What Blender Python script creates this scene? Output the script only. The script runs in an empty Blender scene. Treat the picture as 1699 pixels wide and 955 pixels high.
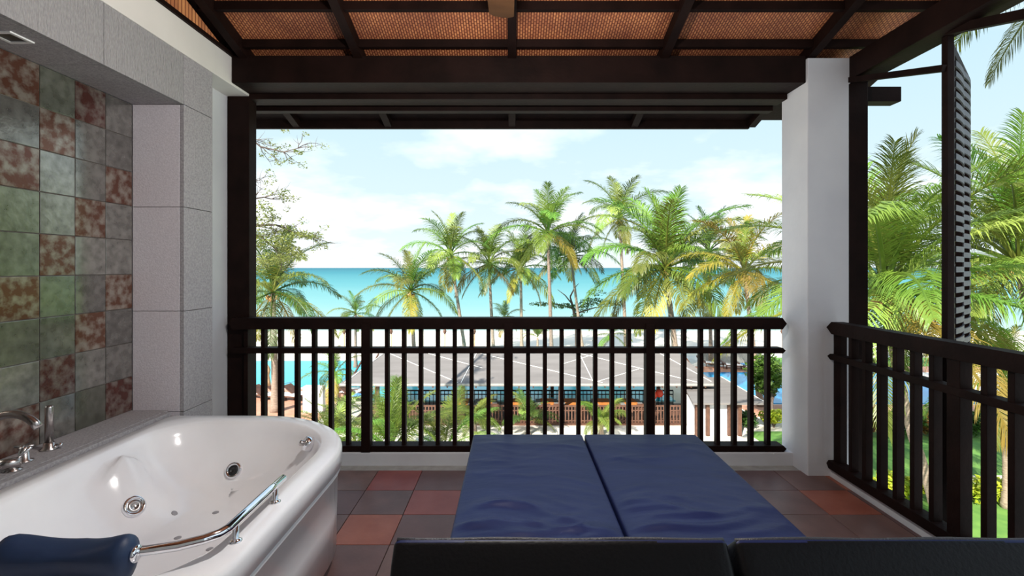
import bpy, bmesh, math, random
from mathutils import Vector, Matrix
from mathutils.bvhtree import BVHTree
random.seed(7)
PI = math.pi
S = bpy.context.scene
COL = S.collection

# ------------------------------------------------------------------ camera
HC = 1.385            # eye height above the balcony floor
F = 814.0             # focal length in px of the 1699 px wide frame
CX, CY = 849.5, 443.0 # vanishing point of the balcony's depth lines
cam_d = bpy.data.cameras.new('camera'); cam = bpy.data.objects.new('camera', cam_d); COL.objects.link(cam)
cam_d.sensor_width = 36.0; cam_d.lens = F/1699*36.0
cam_d.shift_y = -(477.5-CY)/1699
cam_d.clip_start = 0.02; cam_d.clip_end = 6000
cam.location = (0, 0, HC); cam.rotation_euler = (PI/2, 0, 0)
S.camera = cam

def at(px, py, Y):
    return Vector(((px-CX)*Y/F, Y, HC-(py-CY)*Y/F))

# ------------------------------------------------------------------ world
W = bpy.data.worlds.new('sky'); S.world = W; W.use_nodes = True
nt = W.node_tree; nt.nodes.clear()
def N(nt, t, **kw):
    n = nt.nodes.new(t)
    for k, v in kw.items():
        if k.startswith('i_'):
            key = k[2:]
            key = int(key) if key.isdigit() else key.replace('_', ' ')
            n.inputs[key].default_value = v
        else: setattr(n, k, v)
    return n
def L(nt, a, b): nt.links.new(a, b)
tc = N(nt, 'ShaderNodeTexCoord'); sep = N(nt, 'ShaderNodeSeparateXYZ'); L(nt, tc.outputs['Generated'], sep.inputs[0])
ramp = N(nt, 'ShaderNodeValToRGB')
cr = ramp.color_ramp
cr.elements[0].position = 0.0; cr.elements[0].color = (.62, .69, .71, 1)
cr.elements[1].position = 1.0; cr.elements[1].color = (.16, .36, .66, 1)
e = cr.elements.new(.10); e.color = (.51, .63, .67, 1)
e = cr.elements.new(.35); e.color = (.40, .56, .65, 1)
L(nt, sep.outputs['Z'], ramp.inputs[0])
zadd = N(nt, 'ShaderNodeMath', operation='ADD'); zadd.inputs[1].default_value = .22
zmax = N(nt, 'ShaderNodeMath', operation='MAXIMUM'); zmax.inputs[1].default_value = 0.0
L(nt, sep.outputs['Z'], zmax.inputs[0]); L(nt, zmax.outputs[0], zadd.inputs[0])
comb = N(nt, 'ShaderNodeCombineXYZ')
for ax in 'XY':
    d = N(nt, 'ShaderNodeMath', operation='DIVIDE'); L(nt, sep.outputs[ax], d.inputs[0]); L(nt, zadd.outputs[0], d.inputs[1]); L(nt, d.outputs[0], comb.inputs[ax])
cn = N(nt, 'ShaderNodeTexNoise', i_Scale=.9, i_Detail=6.0, i_Roughness=.55); L(nt, comb.outputs[0], cn.inputs['Vector'])
cramp = N(nt, 'ShaderNodeValToRGB'); cramp.color_ramp.elements[0].position = .46; cramp.color_ramp.elements[1].position = .68
L(nt, cn.outputs['Fac'], cramp.inputs[0])
mix = N(nt, 'ShaderNodeMixRGB'); L(nt, cramp.outputs[0], mix.inputs[0]); L(nt, ramp.outputs[0], mix.inputs[1]); mix.inputs[2].default_value = (.92, .92, .92, 1)
bg = N(nt, 'ShaderNodeBackground', i_Strength=1.0); L(nt, mix.outputs[0], bg.inputs[0])
wo = N(nt, 'ShaderNodeOutputWorld'); L(nt, bg.outputs[0], wo.inputs[0])

# ------------------------------------------------------------------ sun
sd = bpy.data.lights.new('sun', 'SUN'); sd.energy = 6.5; sd.angle = .01; sd.color = (1, .95, .84)
sun = bpy.data.objects.new('sun', sd); COL.objects.link(sun)
sdir = Vector((.42, .75, -.58)).normalized()          # from behind-left of the camera, high
sun.rotation_euler = sdir.to_track_quat('-Z', 'Y').to_euler(); sun.location = (-20, -30, 40)
FILL_LAMP_POWER = 52.0  # power of the fill lamp added under the fan

S.view_settings.view_transform = 'Standard'; S.view_settings.look = 'None'
S.view_settings.gamma = 1.0; S.view_settings.use_curve_mapping = False
S.view_settings.exposure = 0.65

# ------------------------------------------------------------------ materials
def mat(name, col, rough=.6, metal=0.0, spec=.5, col2=None, scale=8.0, bump=0.0, bscale=60.0, detail=4.0,
        stretch=(1, 1, 1), rnd=0.0, trans=0.0, coat=0.0, lo=.35, hi=.65, coord='Object'):
    m = bpy.data.materials.new(name); m.use_nodes = True
    t = m.node_tree; b = t.nodes['Principled BSDF']; out = t.nodes['Material Output']
    b.inputs['Roughness'].default_value = rough; b.inputs['Metallic'].default_value = metal
    b.inputs['Specular IOR Level'].default_value = spec; b.inputs['Coat Weight'].default_value = coat
    c = (*col, 1)
    tcn = N(t, 'ShaderNodeTexCoord'); mp = N(t, 'ShaderNodeMapping'); mp.inputs['Scale'].default_value = stretch
    L(t, tcn.outputs[coord], mp.inputs[0])
    nz = N(t, 'ShaderNodeTexNoise', i_Scale=scale, i_Detail=detail); L(t, mp.outputs[0], nz.inputs['Vector'])
    if rnd > 0:
        nz.noise_dimensions = '4D'; o4 = N(t, 'ShaderNodeObjectInfo'); m4 = N(t, 'ShaderNodeMath', operation='MULTIPLY'); m4.inputs[1].default_value = 60.0
        L(t, o4.outputs['Random'], m4.inputs[0]); L(t, m4.outputs[0], nz.inputs['W'])
    r = N(t, 'ShaderNodeValToRGB'); r.color_ramp.elements[0].position = lo; r.color_ramp.elements[1].position = hi
    r.color_ramp.elements[0].color = c
    r.color_ramp.elements[1].color = (*(col2 or [min(1, v*1.12) for v in col]), 1)
    L(t, nz.outputs['Fac'], r.inputs[0]); src = r.outputs[0]
    if rnd > 0:
        oi = N(t, 'ShaderNodeObjectInfo'); hsv = N(t, 'ShaderNodeHueSaturation')
        mr = N(t, 'ShaderNodeMapRange'); mr.inputs['To Min'].default_value = 1-rnd; mr.inputs['To Max'].default_value = 1+rnd
        L(t, oi.outputs['Random'], mr.inputs['Value']); L(t, mr.outputs[0], hsv.inputs['Value'])
        mh = N(t, 'ShaderNodeMapRange'); mh.inputs['To Min'].default_value = .5-rnd*.06; mh.inputs['To Max'].default_value = .5+rnd*.06
        L(t, oi.outputs['Random'], mh.inputs['Value']); L(t, mh.outputs[0], hsv.inputs['Hue'])
        L(t, src, hsv.inputs['Color']); src = hsv.outputs[0]
    L(t, src, b.inputs['Base Color'])
    if bump > 0:
        nb = N(t, 'ShaderNodeTexNoise', i_Scale=bscale, i_Detail=3.0); L(t, mp.outputs[0], nb.inputs['Vector'])
        bp = N(t, 'ShaderNodeBump', i_Strength=bump, i_Distance=.01); L(t, nb.outputs['Fac'], bp.inputs['Height']); L(t, bp.outputs[0], b.inputs['Normal'])
    if trans > 0:
        tr = N(t, 'ShaderNodeBsdfTranslucent'); L(t, src, tr.inputs[0])
        ms = N(t, 'ShaderNodeMixShader'); ms.inputs[0].default_value = trans
        L(t, b.outputs[0], ms.inputs[1]); L(t, tr.outputs[0], ms.inputs[2]); L(t, ms.outputs[0], out.inputs[0])
    return m
M = {}
M['dark_wood'] = mat('dark_wood', (.0085, .0038, .0030), .6, spec=.09, col2=(.015, .0064, .005), scale=6, stretch=(1, 1, 1), bump=.15, bscale=40)
M['plaster'] = mat('white_plaster', (.60, .605, .64), .8, col2=(.66, .665, .69), scale=3, bump=.12, bscale=25)
M['cream'] = mat('cream_paint', (.72, .69, .65), .55, scale=2)
M['stone'] = mat('grey_granite', (.30, .285, .30), .75, col2=(.42, .40, .415), scale=90, detail=6, bump=.35, bscale=120)
M['stone_groove'] = mat('combed_granite', (.29, .28, .29), .75, col2=(.38, .37, .375), scale=40, detail=5, bump=1.0, bscale=16, stretch=(1, 6, 1.4))
M['stone_pink'] = mat('pinkish_granite', (.64, .59, .63), .7, col2=(.74, .69, .73), scale=90, detail=6, bump=.2, bscale=140)
M['grout'] = mat('dark_grout', (.10, .085, .075), .9)
M['tile_grey'] = mat('grey_glazed_tile', (.21, .20, .185), .17, metal=.7, spec=.8, col2=(.36, .345, .32), scale=26, detail=8, rnd=.22, bump=.05, bscale=50)
M['tile_rust'] = mat('rust_glazed_tile', (.15, .06, .042), .2, metal=.6, spec=.8, col2=(.34, .29, .25), scale=24, detail=10, rnd=.2, bump=.05, bscale=50, lo=.42, hi=.64)
M['tile_green'] = mat('grey_tile_green_reflection', (.17, .175, .14), .17, metal=.7, spec=.8, col2=(.28, .285, .24), scale=24, detail=8, rnd=.25, bump=.05, bscale=50)  # green garden reflection painted into the grey glaze
M['floor_red'] = mat('red_clay_tile', (.25, .062, .040), .4, spec=.35, col2=(.32, .095, .065), scale=6, rnd=.18, bump=.05)
M['floor_slate'] = mat('brown_slate_tile', (.125, .066, .058), .4, spec=.35, col2=(.17, .09, .08), scale=6, rnd=.2, bump=.05)
M['concrete'] = mat('grey_concrete', (.3, .29, .27), .85, col2=(.38, .37, .35), scale=12, bump=.2)
M['acrylic'] = mat('white_acrylic', (.90, .885, .91), .16, spec=.45, scale=2)
M['acrylic_grey'] = mat('grey_jet_plastic', (.32, .31, .33), .35)
M['chrome'] = mat('chrome', (.82, .82, .85), .07, metal=1.0)
M['steel'] = mat('brushed_steel', (.50, .47, .46), .25, metal=1.0, bump=.05, bscale=200)
M['black_rubber'] = mat('black_plastic', (.012, .012, .014), .35)
M['navy_foam'] = mat('navy_foam', (.012, .028, .075), .5, spec=.4, scale=20, bump=.04, bscale=300)
M['navy'] = mat('navy_vinyl', (.014, .021, .085), .45, spec=.22, col2=(.019, .028, .105), scale=5, bump=.12, bscale=22, stretch=(.6, 2.0, 1))
M['shaded_vinyl_black_rail'] = mat('shaded_vinyl_black_rail', (.005, .005, .006), .45, spec=.2, bump=.1, bscale=150)  # navy vinyl with its shade painted in; also the black pool-side railing
M['piping'] = mat('grey_piping', (.045, .045, .055), .5, bump=.3, bscale=300)
M['white_paint'] = mat('white_paint', (.8, .8, .8), .4)
M['trunk'] = mat('palm_bark', (.22, .16, .12), .9, col2=(.36, .28, .22), scale=10, bump=.5, bscale=20, stretch=(1, 1, 4), rnd=.15)
M['bark'] = mat('grey_bark', (.10, .075, .065), .9, col2=(.16, .12, .10), scale=12, bump=.5)
M['frond'] = mat('palm_leaf', (.095, .175, .020), .42, col2=(.19, .265, .035), scale=3, rnd=.55, trans=.28)
M['frond_pale'] = mat('pale_palm_leaf', (.19, .27, .045), .42, col2=(.29, .33, .065), scale=3, rnd=.45, trans=.28)
M['frond_dark'] = mat('dark_palm_leaf', (.05, .11, .018), .42, col2=(.105, .17, .028), scale=3, rnd=.4, trans=.25)
M['frond_gold'] = mat('yellowing_palm_leaf', (.36, .27, .035), .5, col2=(.28, .27, .04), scale=4, rnd=.4, trans=.3)
M['coconut'] = mat('orange_coconut', (.50, .25, .09), .6, col2=(.42, .32, .10), scale=6, rnd=.2)
M['leaf'] = mat('green_leaf', (.06, .15, .018), .5, col2=(.13, .24, .035), scale=2.5, trans=.3, rnd=.2)
M['leaf_light'] = mat('light_green_leaf', (.18, .23, .045), .5, col2=(.28, .30, .09), scale=2.5, trans=.3)
M['leaf_dark'] = mat('dark_green_leaf', (.04, .10, .02), .5, col2=(.08, .17, .03), scale=2.5, trans=.25)
M['leaf_yellow'] = mat('yellow_green_leaf', (.50, .50, .03), .5, col2=(.30, .42, .03), scale=3, trans=.3)
M['leaf_red'] = mat('croton_leaf', (.45, .14, .05), .5, col2=(.14, .20, .04), scale=6, trans=.25)
M['lawn'] = mat('lawn_grass', (.10, .24, .045), .9, col2=(.16, .32, .06), scale=2, bump=.4, bscale=40)
M['paving'] = mat('pale_paving', (.72, .66, .58), .85, col2=(.80, .75, .68), scale=.8)
M['terracotta'] = mat('terracotta_paving', (.50, .24, .16), .85, col2=(.60, .32, .22), scale=1.5)
M['sand'] = mat('beach_sand', (.80, .70, .56), .9, col2=(.86, .78, .66), scale=.15)
M['pool'] = mat('pool_water', (.02, .46, .60), .12, spec=.3, col2=(.03, .54, .66), scale=.5, bump=.08, bscale=3)
M['pool_deep'] = mat('blue_pool_water', (.015, .26, .60), .12, spec=.3, col2=(.03, .36, .66), scale=.5, bump=.08, bscale=3)
M['canvas'] = mat('grey_roof_cloth', (.165, .150, .145), .85, col2=(.205, .188, .182), scale=1.2, stretch=(.4, 2, 1), bump=.1, bscale=8)
M['white_rope'] = mat('white_rope', (.75, .73, .70), .7)
M['brown_wood'] = mat('brown_wood', (.09, .04, .025), .6, col2=(.14, .065, .04), scale=5, bump=.2)
M['grey_slat'] = mat('weathered_slat', (.22, .22, .22), .7, col2=(.30, .29, .28), scale=6)
M['orange'] = mat('orange_cloth', (.55, .17, .03), .8, col2=(.62, .22, .05), scale=4)
M['towel_blue'] = mat('blue_towel', (.16, .42, .75), .9)
M['towel_white'] = mat('white_towel', (.8, .76, .76), .9)
M['umbrella_red'] = mat('red_lacquer', (.65, .06, .03), .5)
M['tan'] = mat('tan_stone', (.48, .30, .16), .8, col2=(.6, .4, .24), scale=5, bump=.3)
M['grey_lattice'] = mat('bluish_grey_lattice_slat', (.045, .045, .055), .5, spec=.4, col2=(.07, .07, .082), scale=9, bump=.2)  # bluish grey slats, lighter than the dark wood frame
M['roof_top'] = mat('brown_roof_tile', (.14, .07, .05), .8)
M['facade'] = mat('cream_facade', (.7, .66, .6), .8)
M['fan_blade'] = mat('fan_blade_wood', (.030, .012, .004), .6, spec=.1, col2=(.04, .017, .006), scale=5, stretch=(4, 1, 1))
M['fill_globe'] = mat('glowing_fill_globe', (.9, .88, .82), .3)  # glowing surface of the globe added as fill light
_g = M['fill_globe'].node_tree.nodes['Principled BSDF']; _g.inputs['Emission Color'].default_value = (1, .9, .75, 1); _g.inputs['Emission Strength'].default_value = 2.0

# woven bamboo ceiling mat: strands over-under, from a wave pair
def woven():
    m = bpy.data.materials.new('woven_bamboo'); m.use_nodes = True; t = m.node_tree; b = t.nodes['Principled BSDF']
    tcn = N(t, 'ShaderNodeTexCoord')
    ch = N(t, 'ShaderNodeTexBrick'); ch.offset = .5; ch.inputs['Scale'].default_value = 1.0
    ch.inputs['Brick Width'].default_value = .030; ch.inputs['Row Height'].default_value = .017; ch.inputs['Mortar Size'].default_value = .0034
    ch.inputs['Color1'].default_value = (.66, .30, .13, 1); ch.inputs['Color2'].default_value = (.46, .18, .085, 1); ch.inputs['Mortar'].default_value = (.16, .04, .02, 1)
    mp = N(t, 'ShaderNodeMapping'); mp.inputs['Rotation'].default_value = (0, 0, PI/2); L(t, tcn.outputs['Object'], mp.inputs[0]); L(t, mp.outputs[0], ch.inputs['Vector'])
    nz = N(t, 'ShaderNodeTexNoise', i_Scale=3.0, i_Detail=5.0); L(t, tcn.outputs['Object'], nz.inputs['Vector'])
    r = N(t, 'ShaderNodeValToRGB'); r.color_ramp.elements[0].position = .35; r.color_ramp.elements[1].position = .65
    r.color_ramp.elements[0].color = (.72, .62, .60, 1); r.color_ramp.elements[1].color = (1.25, 1.15, 1.0, 1); L(t, nz.outputs['Fac'], r.inputs[0])
    mx = N(t, 'ShaderNodeMixRGB', blend_type='MULTIPLY'); mx.inputs[0].default_value = 1; L(t, ch.outputs['Color'], mx.inputs[1]); L(t, r.outputs[0], mx.inputs[2])
    L(t, mx.outputs[0], b.inputs['Base Color']); b.inputs['Roughness'].default_value = .6
    bp = N(t, 'ShaderNodeBump', i_Strength=.6, i_Distance=.004); inv = N(t, 'ShaderNodeMath', operation='SUBTRACT'); inv.inputs[0].default_value = 1.0
    L(t, ch.outputs['Fac'], inv.inputs[1]); L(t, inv.outputs[0], bp.inputs['Height']); L(t, bp.outputs[0], b.inputs['Normal'])
    return m
M['woven'] = woven()
# sea: shallow water pale over sand, deeper water further out
def sea_mat():
    m = bpy.data.materials.new('sea_water'); m.use_nodes = True; t = m.node_tree; b = t.nodes['Principled BSDF']
    tcn = N(t, 'ShaderNodeTexCoord'); sp = N(t, 'ShaderNodeSeparateXYZ'); L(t, tcn.outputs['Object'], sp.inputs[0])
    nz = N(t, 'ShaderNodeTexNoise', i_Scale=.02, i_Detail=6.0); mp = N(t, 'ShaderNodeMapping'); mp.inputs['Scale'].default_value = (.35, 1, 1)
    L(t, tcn.outputs['Object'], mp.inputs[0]); L(t, mp.outputs[0], nz.inputs['Vector'])
    lg = N(t, 'ShaderNodeMath', operation='LOGARITHM'); lg.inputs[1].default_value = 10.0; L(t, sp.outputs['Y'], lg.inputs[0])
    ma = N(t, 'ShaderNodeMath', operation='MULTIPLY_ADD'); ma.inputs[1].default_value = .22; L(t, nz.outputs['Fac'], ma.inputs[0]); L(t, lg.outputs[0], ma.inputs[2])
    mr = N(t, 'ShaderNodeMapRange'); mr.inputs['From Min'].default_value = 1.80; mr.inputs['From Max'].default_value = 3.4; L(t, ma.outputs[0], mr.inputs['Value'])
    r = N(t, 'ShaderNodeValToRGB'); E = r.color_ramp.elements
    E[0].position = 0; E[0].color = (.40, .50, .45, 1); E[1].position = 1; E[1].color = (.022, .145, .195, 1)
    for p, c in ((.10, (.26, .41, .40, 1)), (.22, (.165, .365, .37, 1)), (.42, (.085, .29, .32, 1)), (.7, (.035, .205, .25, 1))):
        q = E.new(p); q.color = c
    L(t, mr.outputs[0], r.inputs[0]); L(t, r.outputs[0], b.inputs['Base Color'])
    b.inputs['Roughness'].default_value = .6; b.inputs['Specular IOR Level'].default_value = .12
    return m
M['sea'] = sea_mat()

# ------------------------------------------------------------------ mesh helpers
class MB:
    def __init__(s): s.v = []; s.f = []
    def add(s, vs, fs):
        o = len(s.v); s.v += [tuple(v) for v in vs]; s.f += [tuple(i+o for i in f) for f in fs]; return s
    def box(s, x0, x1, y0, y1, z0, z1):
        v = [(x, y, z) for z in (z0, z1) for y in (y0, y1) for x in (x0, x1)]
        return s.add(v, [(0, 2, 3, 1), (4, 5, 7, 6), (0, 1, 5, 4), (2, 6, 7, 3), (0, 4, 6, 2), (1, 3, 7, 5)])
    def bar(s, a, b, w, h, up=(0, 0, 1)):
        a, b = Vector(a), Vector(b); d = (b-a).normalized(); sd_ = d.cross(Vector(up)).normalized(); u = sd_.cross(d)
        v = []
        for p in (a, b):
            for i, j in ((-1, -1), (1, -1), (1, 1), (-1, 1)): v.append(p+sd_*(w/2*i)+u*(h/2*j))
        return s.add(v, [(3, 2, 1, 0), (4, 5, 6, 7), (0, 1, 5, 4), (1, 2, 6, 5), (2, 3, 7, 6), (3, 0, 4, 7)])
    def tube(s, pts, r, n=8, cap=True):
        pts = [Vector(p) for p in pts]; rs = r if isinstance(r, (list, tuple)) else [r]*len(pts)
        vs = []; pu = None
        for i, p in enumerate(pts):
            d = (pts[min(i+1, len(pts)-1)]-pts[max(i-1, 0)]).normalized()
            if pu is None: pu = Vector((0, 0, 1)) if abs(d.z) < .9 else Vector((1, 0, 0))
            sd_ = d.cross(pu).normalized(); u = sd_.cross(d).normalized(); pu = u
            for k in range(n):
                a = 2*PI*k/n; vs.append(p+(sd_*math.cos(a)+u*math.sin(a))*rs[i])
        fs = []
        for i in range(len(pts)-1):
            for k in range(n):
                fs.append((i*n+k, i*n+(k+1) % n, (i+1)*n+(k+1) % n, (i+1)*n+k))
        if cap: fs.append(tuple(range(n))[::-1]); fs.append(tuple((len(pts)-1)*n+k for k in range(n)))
        return s.add(vs, fs)
    def lathe(s, prof, origin=(0, 0, 0), axis=(0, 0, 1), n=20):
        q = Vector((0, 0, 1)).rotation_difference(Vector(axis).normalized()); o = Vector(origin); vs = []; fs = []
        for r, z in prof:
            for k in range(n):
                a = 2*PI*k/n; vs.append(o+q @ Vector((r*math.cos(a), r*math.sin(a), z)))
        for i in range(len(prof)-1):
            for k in range(n): fs.append((i*n+k, i*n+(k+1) % n, (i+1)*n+(k+1) % n, (i+1)*n+k))
        fs.append(tuple(range(n))[::-1]); fs.append(tuple((len(prof)-1)*n+k for k in range(n)))
        return s.add(vs, fs)
    def prism(s, poly, axis, a, b):
        # poly: 2D points, extruded along axis from a to b (x: poly=(y,z); y: poly=(x,z); z: poly=(x,y))
        mk = {'x': lambda p, t: (t, p[0], p[1]), 'y': lambda p, t: (p[0], t, p[1]), 'z': lambda p, t: (p[0], p[1], t)}[axis]
        n = len(poly); v = [mk(p, a) for p in poly]+[mk(p, b) for p in poly]
        return s.add(v, [tuple(range(n))[::-1], tuple(range(n, 2*n))]+[(i, (i+1) % n, n+(i+1) % n, n+i) for i in range(n)])
    def mesh(s, name, m, smooth=False, bevel=0.0):
        me = bpy.data.meshes.new(name); me.from_pydata(s.v, [], s.f)
        bm = bmesh.new(); bm.from_mesh(me)
        bmesh.ops.recalc_face_normals(bm, faces=bm.faces)
        if bevel > 0: bmesh.ops.bevel(bm, geom=bm.edges[:], offset=bevel, segments=2, affect='EDGES', profile=.6)
        bm.to_mesh(me); bm.free()
        if m: me.materials.append(M[m] if isinstance(m, str) else m)
        if smooth:
            for p in me.polygons: p.use_smooth = True
        return me
    def build(s, name, m, parent=None, smooth=False, bevel=0.0, loc=None):
        return link(name, s.mesh(name, m, smooth, bevel), parent, loc)
def link(name, me, parent=None, loc=None):
    o = bpy.data.objects.new(name, me); COL.objects.link(o)
    if parent: o.parent = parent
    if loc is not None: o.location = loc
    return o
def tag(o, label, cat=None, group=None, kind=None):
    if label: o['label'] = label
    if cat: o['category'] = cat
    if group: o['group'] = group
    if kind: o['kind'] = kind
    return o
def empty(name, loc, label=None, cat=None, group=None):
    o = bpy.data.objects.new(name, None); COL.objects.link(o); o.location = loc; o.empty_display_size = .1
    return tag(o, label, cat, group)
def struct(o, label=None):
    o['kind'] = 'structure'
    if label: o['label'] = label
    return o
def rbox(x0, x1, y0, y1, z0, z1, r, nx, ny, nz):
    """rounded box surface grid -> MB"""
    def axis(a, b, n):
        return [a, a+r*.25, a+r*.6]+[a+r+(b-a-2*r)*i/n for i in range(n+1)]+[b-r*.6, b-r*.25, b]
    X, Y, Z = axis(x0, x1, nx), axis(y0, y1, ny), axis(z0, z1, nz)
    lo = Vector((x0+r, y0+r, z0+r)); hi = Vector((x1-r, y1-r, z1-r))
    idx = {}; vs = []; fs = []
    def vert(p):
        k = (round(p[0], 6), round(p[1], 6), round(p[2], 6))
        if k not in idx:
            c = Vector([min(max(p[i], lo[i]), hi[i]) for i in range(3)]); d = Vector(p)-c
            if d.length > 1e-9:
                m_ = max(abs(d.x), abs(d.y), abs(d.z)); d = d.normalized()*m_ if m_ < r else d.normalized()*r
            idx[k] = len(vs); vs.append(c+d)
        return idx[k]
    def face(A, B, fn):
        for i in range(len(A)-1):
            for j in range(len(B)-1):
                fs.append(tuple(vert(fn(a, b)) for a, b in ((A[i], B[j]), (A[i+1], B[j]), (A[i+1], B[j+1]), (A[i], B[j+1]))))
    face(X, Y, lambda a, b: (a, b, z0)); face(X, Y, lambda a, b: (a, b, z1))
    face(X, Z, lambda a, b: (a, y0, b)); face(X, Z, lambda a, b: (a, y1, b))
    face(Y, Z, lambda a, b: (x0, a, b)); face(Y, Z, lambda a, b: (x1, a, b))
    mb = MB(); mb.v = vs; mb.f = fs
    return mb

# ================================================================== BALCONY SHELL
# floor slab with its own tiles
fl = struct(MB().box(-2.35, 2.23, -1.6, 3.60, -.20, -.012).build('floor', 'concrete'))
TW = .299
tile_me = {k: MB().box(-TW/2+.002, TW/2-.002, -TW/2+.002, TW/2-.002, -.012, 0).mesh('tile', k, bevel=.0015) for k in ('floor_red', 'floor_slate')}
yj = 3.347
for r in range(0, 14):
    for c in range(-5, 10):
        x0 = -.611+c*TW; x1 = x0+TW
        xa, xb = max(x0, -2.05), min(x1, 2.11)
        if xb-xa < .02: continue
        k = 'floor_red' if (r*3+c*5+(r*c) % 3+random.randint(0, 1)) % 2 else 'floor_slate'
        y = yj-TW*(r+.5)
        if xb-xa > TW-.01: link('tile', tile_me[k], fl, ((xa+xb)/2, y, 0))
        else: MB().box(xa+.002, xb-.002, y-TW/2+.002, y+TW/2-.002, -.012, 0).build('tile', k, fl)
MB().box(-1.9, 2.0, 3.349, 3.44, -.012, -.002).build('drain_strip', 'concrete', fl)
# curbs
cb = struct(MB().box(-2.03, 1.99, 3.43, 3.60, -.012, .088).build('trim_1', 'plaster', bevel=.008), 'white plaster curb under the front railing')
cb2 = struct(MB().box(2.115, 2.23, -1.6, 3.262, -.012, .06).build('trim_2', 'plaster', bevel=.008), 'white plaster curb under the side railing')
# building body below and behind
struct(MB().box(-8, 2.23, -9, 3.58, -6.0, -.2).build('wall_below', 'facade'))
struct(MB().box(-8, 2.42, -1.75, -1.6, -.2, 4.6).build('wall_back', 'plaster'))

# right column
cmb = MB().prism([(1.965, -.012), (2.24, -.012), (2.24, 2.60), (2.315, 2.66), (2.315, 2.775), (1.965, 2.775)], 'y', 3.26, 3.575)
struct(cmb.build('wall_column', 'plaster', bevel=.006), 'white plaster column between the two railings')

# left wall: pier, niche, stone slabs, tiles
XS, XT, YN, YE = -1.88, -2.173, 2.81, 3.08
ZS, ZD = 2.317, .567
wl = struct(MB().box(-2.6, XT-.012, -1.6, 3.62, -.2, 4.2).box(XT-.013, -2.035, YE, 3.62, -.2, 3.2).build('wall_left', 'plaster'))
# backing of the niche surround (behind the slabs)
wb = MB().box(XT-.012, XS-.025, -1.6, YE-.004, ZS+.022, 2.60).box(XT-.012, XS-.025, YN+.022, YE-.004, 0, ZS+.03).box(XT-.012, XS-.03, -1.6, .95, 0, ZS+.03).build('surround_core', 'grout', wl)
def slab(x0, x1, y0, y1, z0, z1, m):
    return MB().box(x0, x1, y0, y1, z0, z1).build('stone_slab', m, wl, bevel=.0015)
g = .0015
for a, b in ((2.81, 3.08), (2.26, 2.81), (1.71, 2.26), (1.16, 1.71), (.6, 1.16), (0, .6), (-.8, 0), (-1.6, -.8)):
    slab(XS-.025, XS, a+g, b-g, ZS if b < 3 else ZS+g, 2.603, 'stone_groove' if b < 3 else 'stone')
    if b < 3: slab(XT, XS-.026, a+g, b-g, ZS, ZS+.022, 'stone')
for z0, z1 in ((0, ZD-.01), (ZD-.01, 1.133), (1.133, 1.73), (1.73, ZS)):
    slab(XS-.025, XS, YN+g, YE-g, z0+g, z1-g, 'stone')
    slab(XT, XS-.026, YN, YN+.022, z0+g, z1-g, 'stone_pink')
slab(-2.035, XS, YE-.004, YE, 0, 2.603, 'stone')
slab(XS-.03, XS, -1.6, .95, 0, ZS, 'stone')
slab(XT, XS, .94, .95, ZD, ZS, 'stone_pink')
# wall tiles 9 rows; green ones have the garden's reflection painted in
TY = .1835; TZ = (ZS-ZD)/9
cols = ['grey grey rust grey grey rust grey grey rust', 'rust grey grey rust grey grey rust grey green',
        'green rust grey grey rust green green rust grey', 'rust grey rust green green rust green grey rust',
        'grey rust green rust grey green rust green grey', 'green grey rust grey rust grey green rust grey']
wt = {k: MB().box(0, .010, -TY/2+.0018, TY/2-.0018, -TZ/2+.0018, TZ/2-.0018).mesh('wall_tile', 'tile_'+k, bevel=.0015) for k in ('grey', 'rust', 'green')}
for c in range(10):
    ks = cols[c % 6].split()
    for r in range(9):
        link('wall_tile', wt[ks[r]], wl, (XT-.012, YN-TY*(c+.5), ZS-TZ*(r+.5)))
MB().box(XT-.0125, XT-.006, .95, YN, ZD-.05, ZS).build('grout_bed', 'grout', wl)
# deck shelf behind the tub: top slab + nosing
XD = -1.935
dk = struct(MB().box(XT-.01, XD-.035, .95, YN-.002, ZD-.03, ZD).build('trim_3', 'stone', bevel=.002), 'grey stone shelf between the tiled wall and the tub')
MB().box(XD-.034, XD, .95, YN-.03, ZD-.03, ZD-.002).build('nosing', 'stone', dk, bevel=.002)
MB().box(XT-.01, XD-.01, .95, YN-.002, 0, ZD-.031).build('shelf_base', 'stone', dk)
# cream boxed beam over the stone
struct(MB().box(-2.06, -1.876, -1.6, 3.52, 2.604, 2.79).build('trim_4', 'cream', bevel=.004), 'cream boxed beam above the stone surround')
# recessed square downlight in the soffit
dl = empty('downlight', (-2.03, 1.985, ZS), 'small square white recessed downlight in the niche soffit', 'downlight')
f = MB(); a, b = .05, .036
for s_ in (-1, 1):
    f.box(s_*a if s_ < 0 else b, -b if s_ < 0 else a, -a, a, -.006, .0); f.box(-b, b, -a if s_ < 0 else b, -b if s_ < 0 else a, -.006, .0)
f.build('frame', 'white_paint', dl); MB().box(-b, b, -b, b, -.002, -.0005).build('lens', 'black_rubber', dl)

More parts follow.
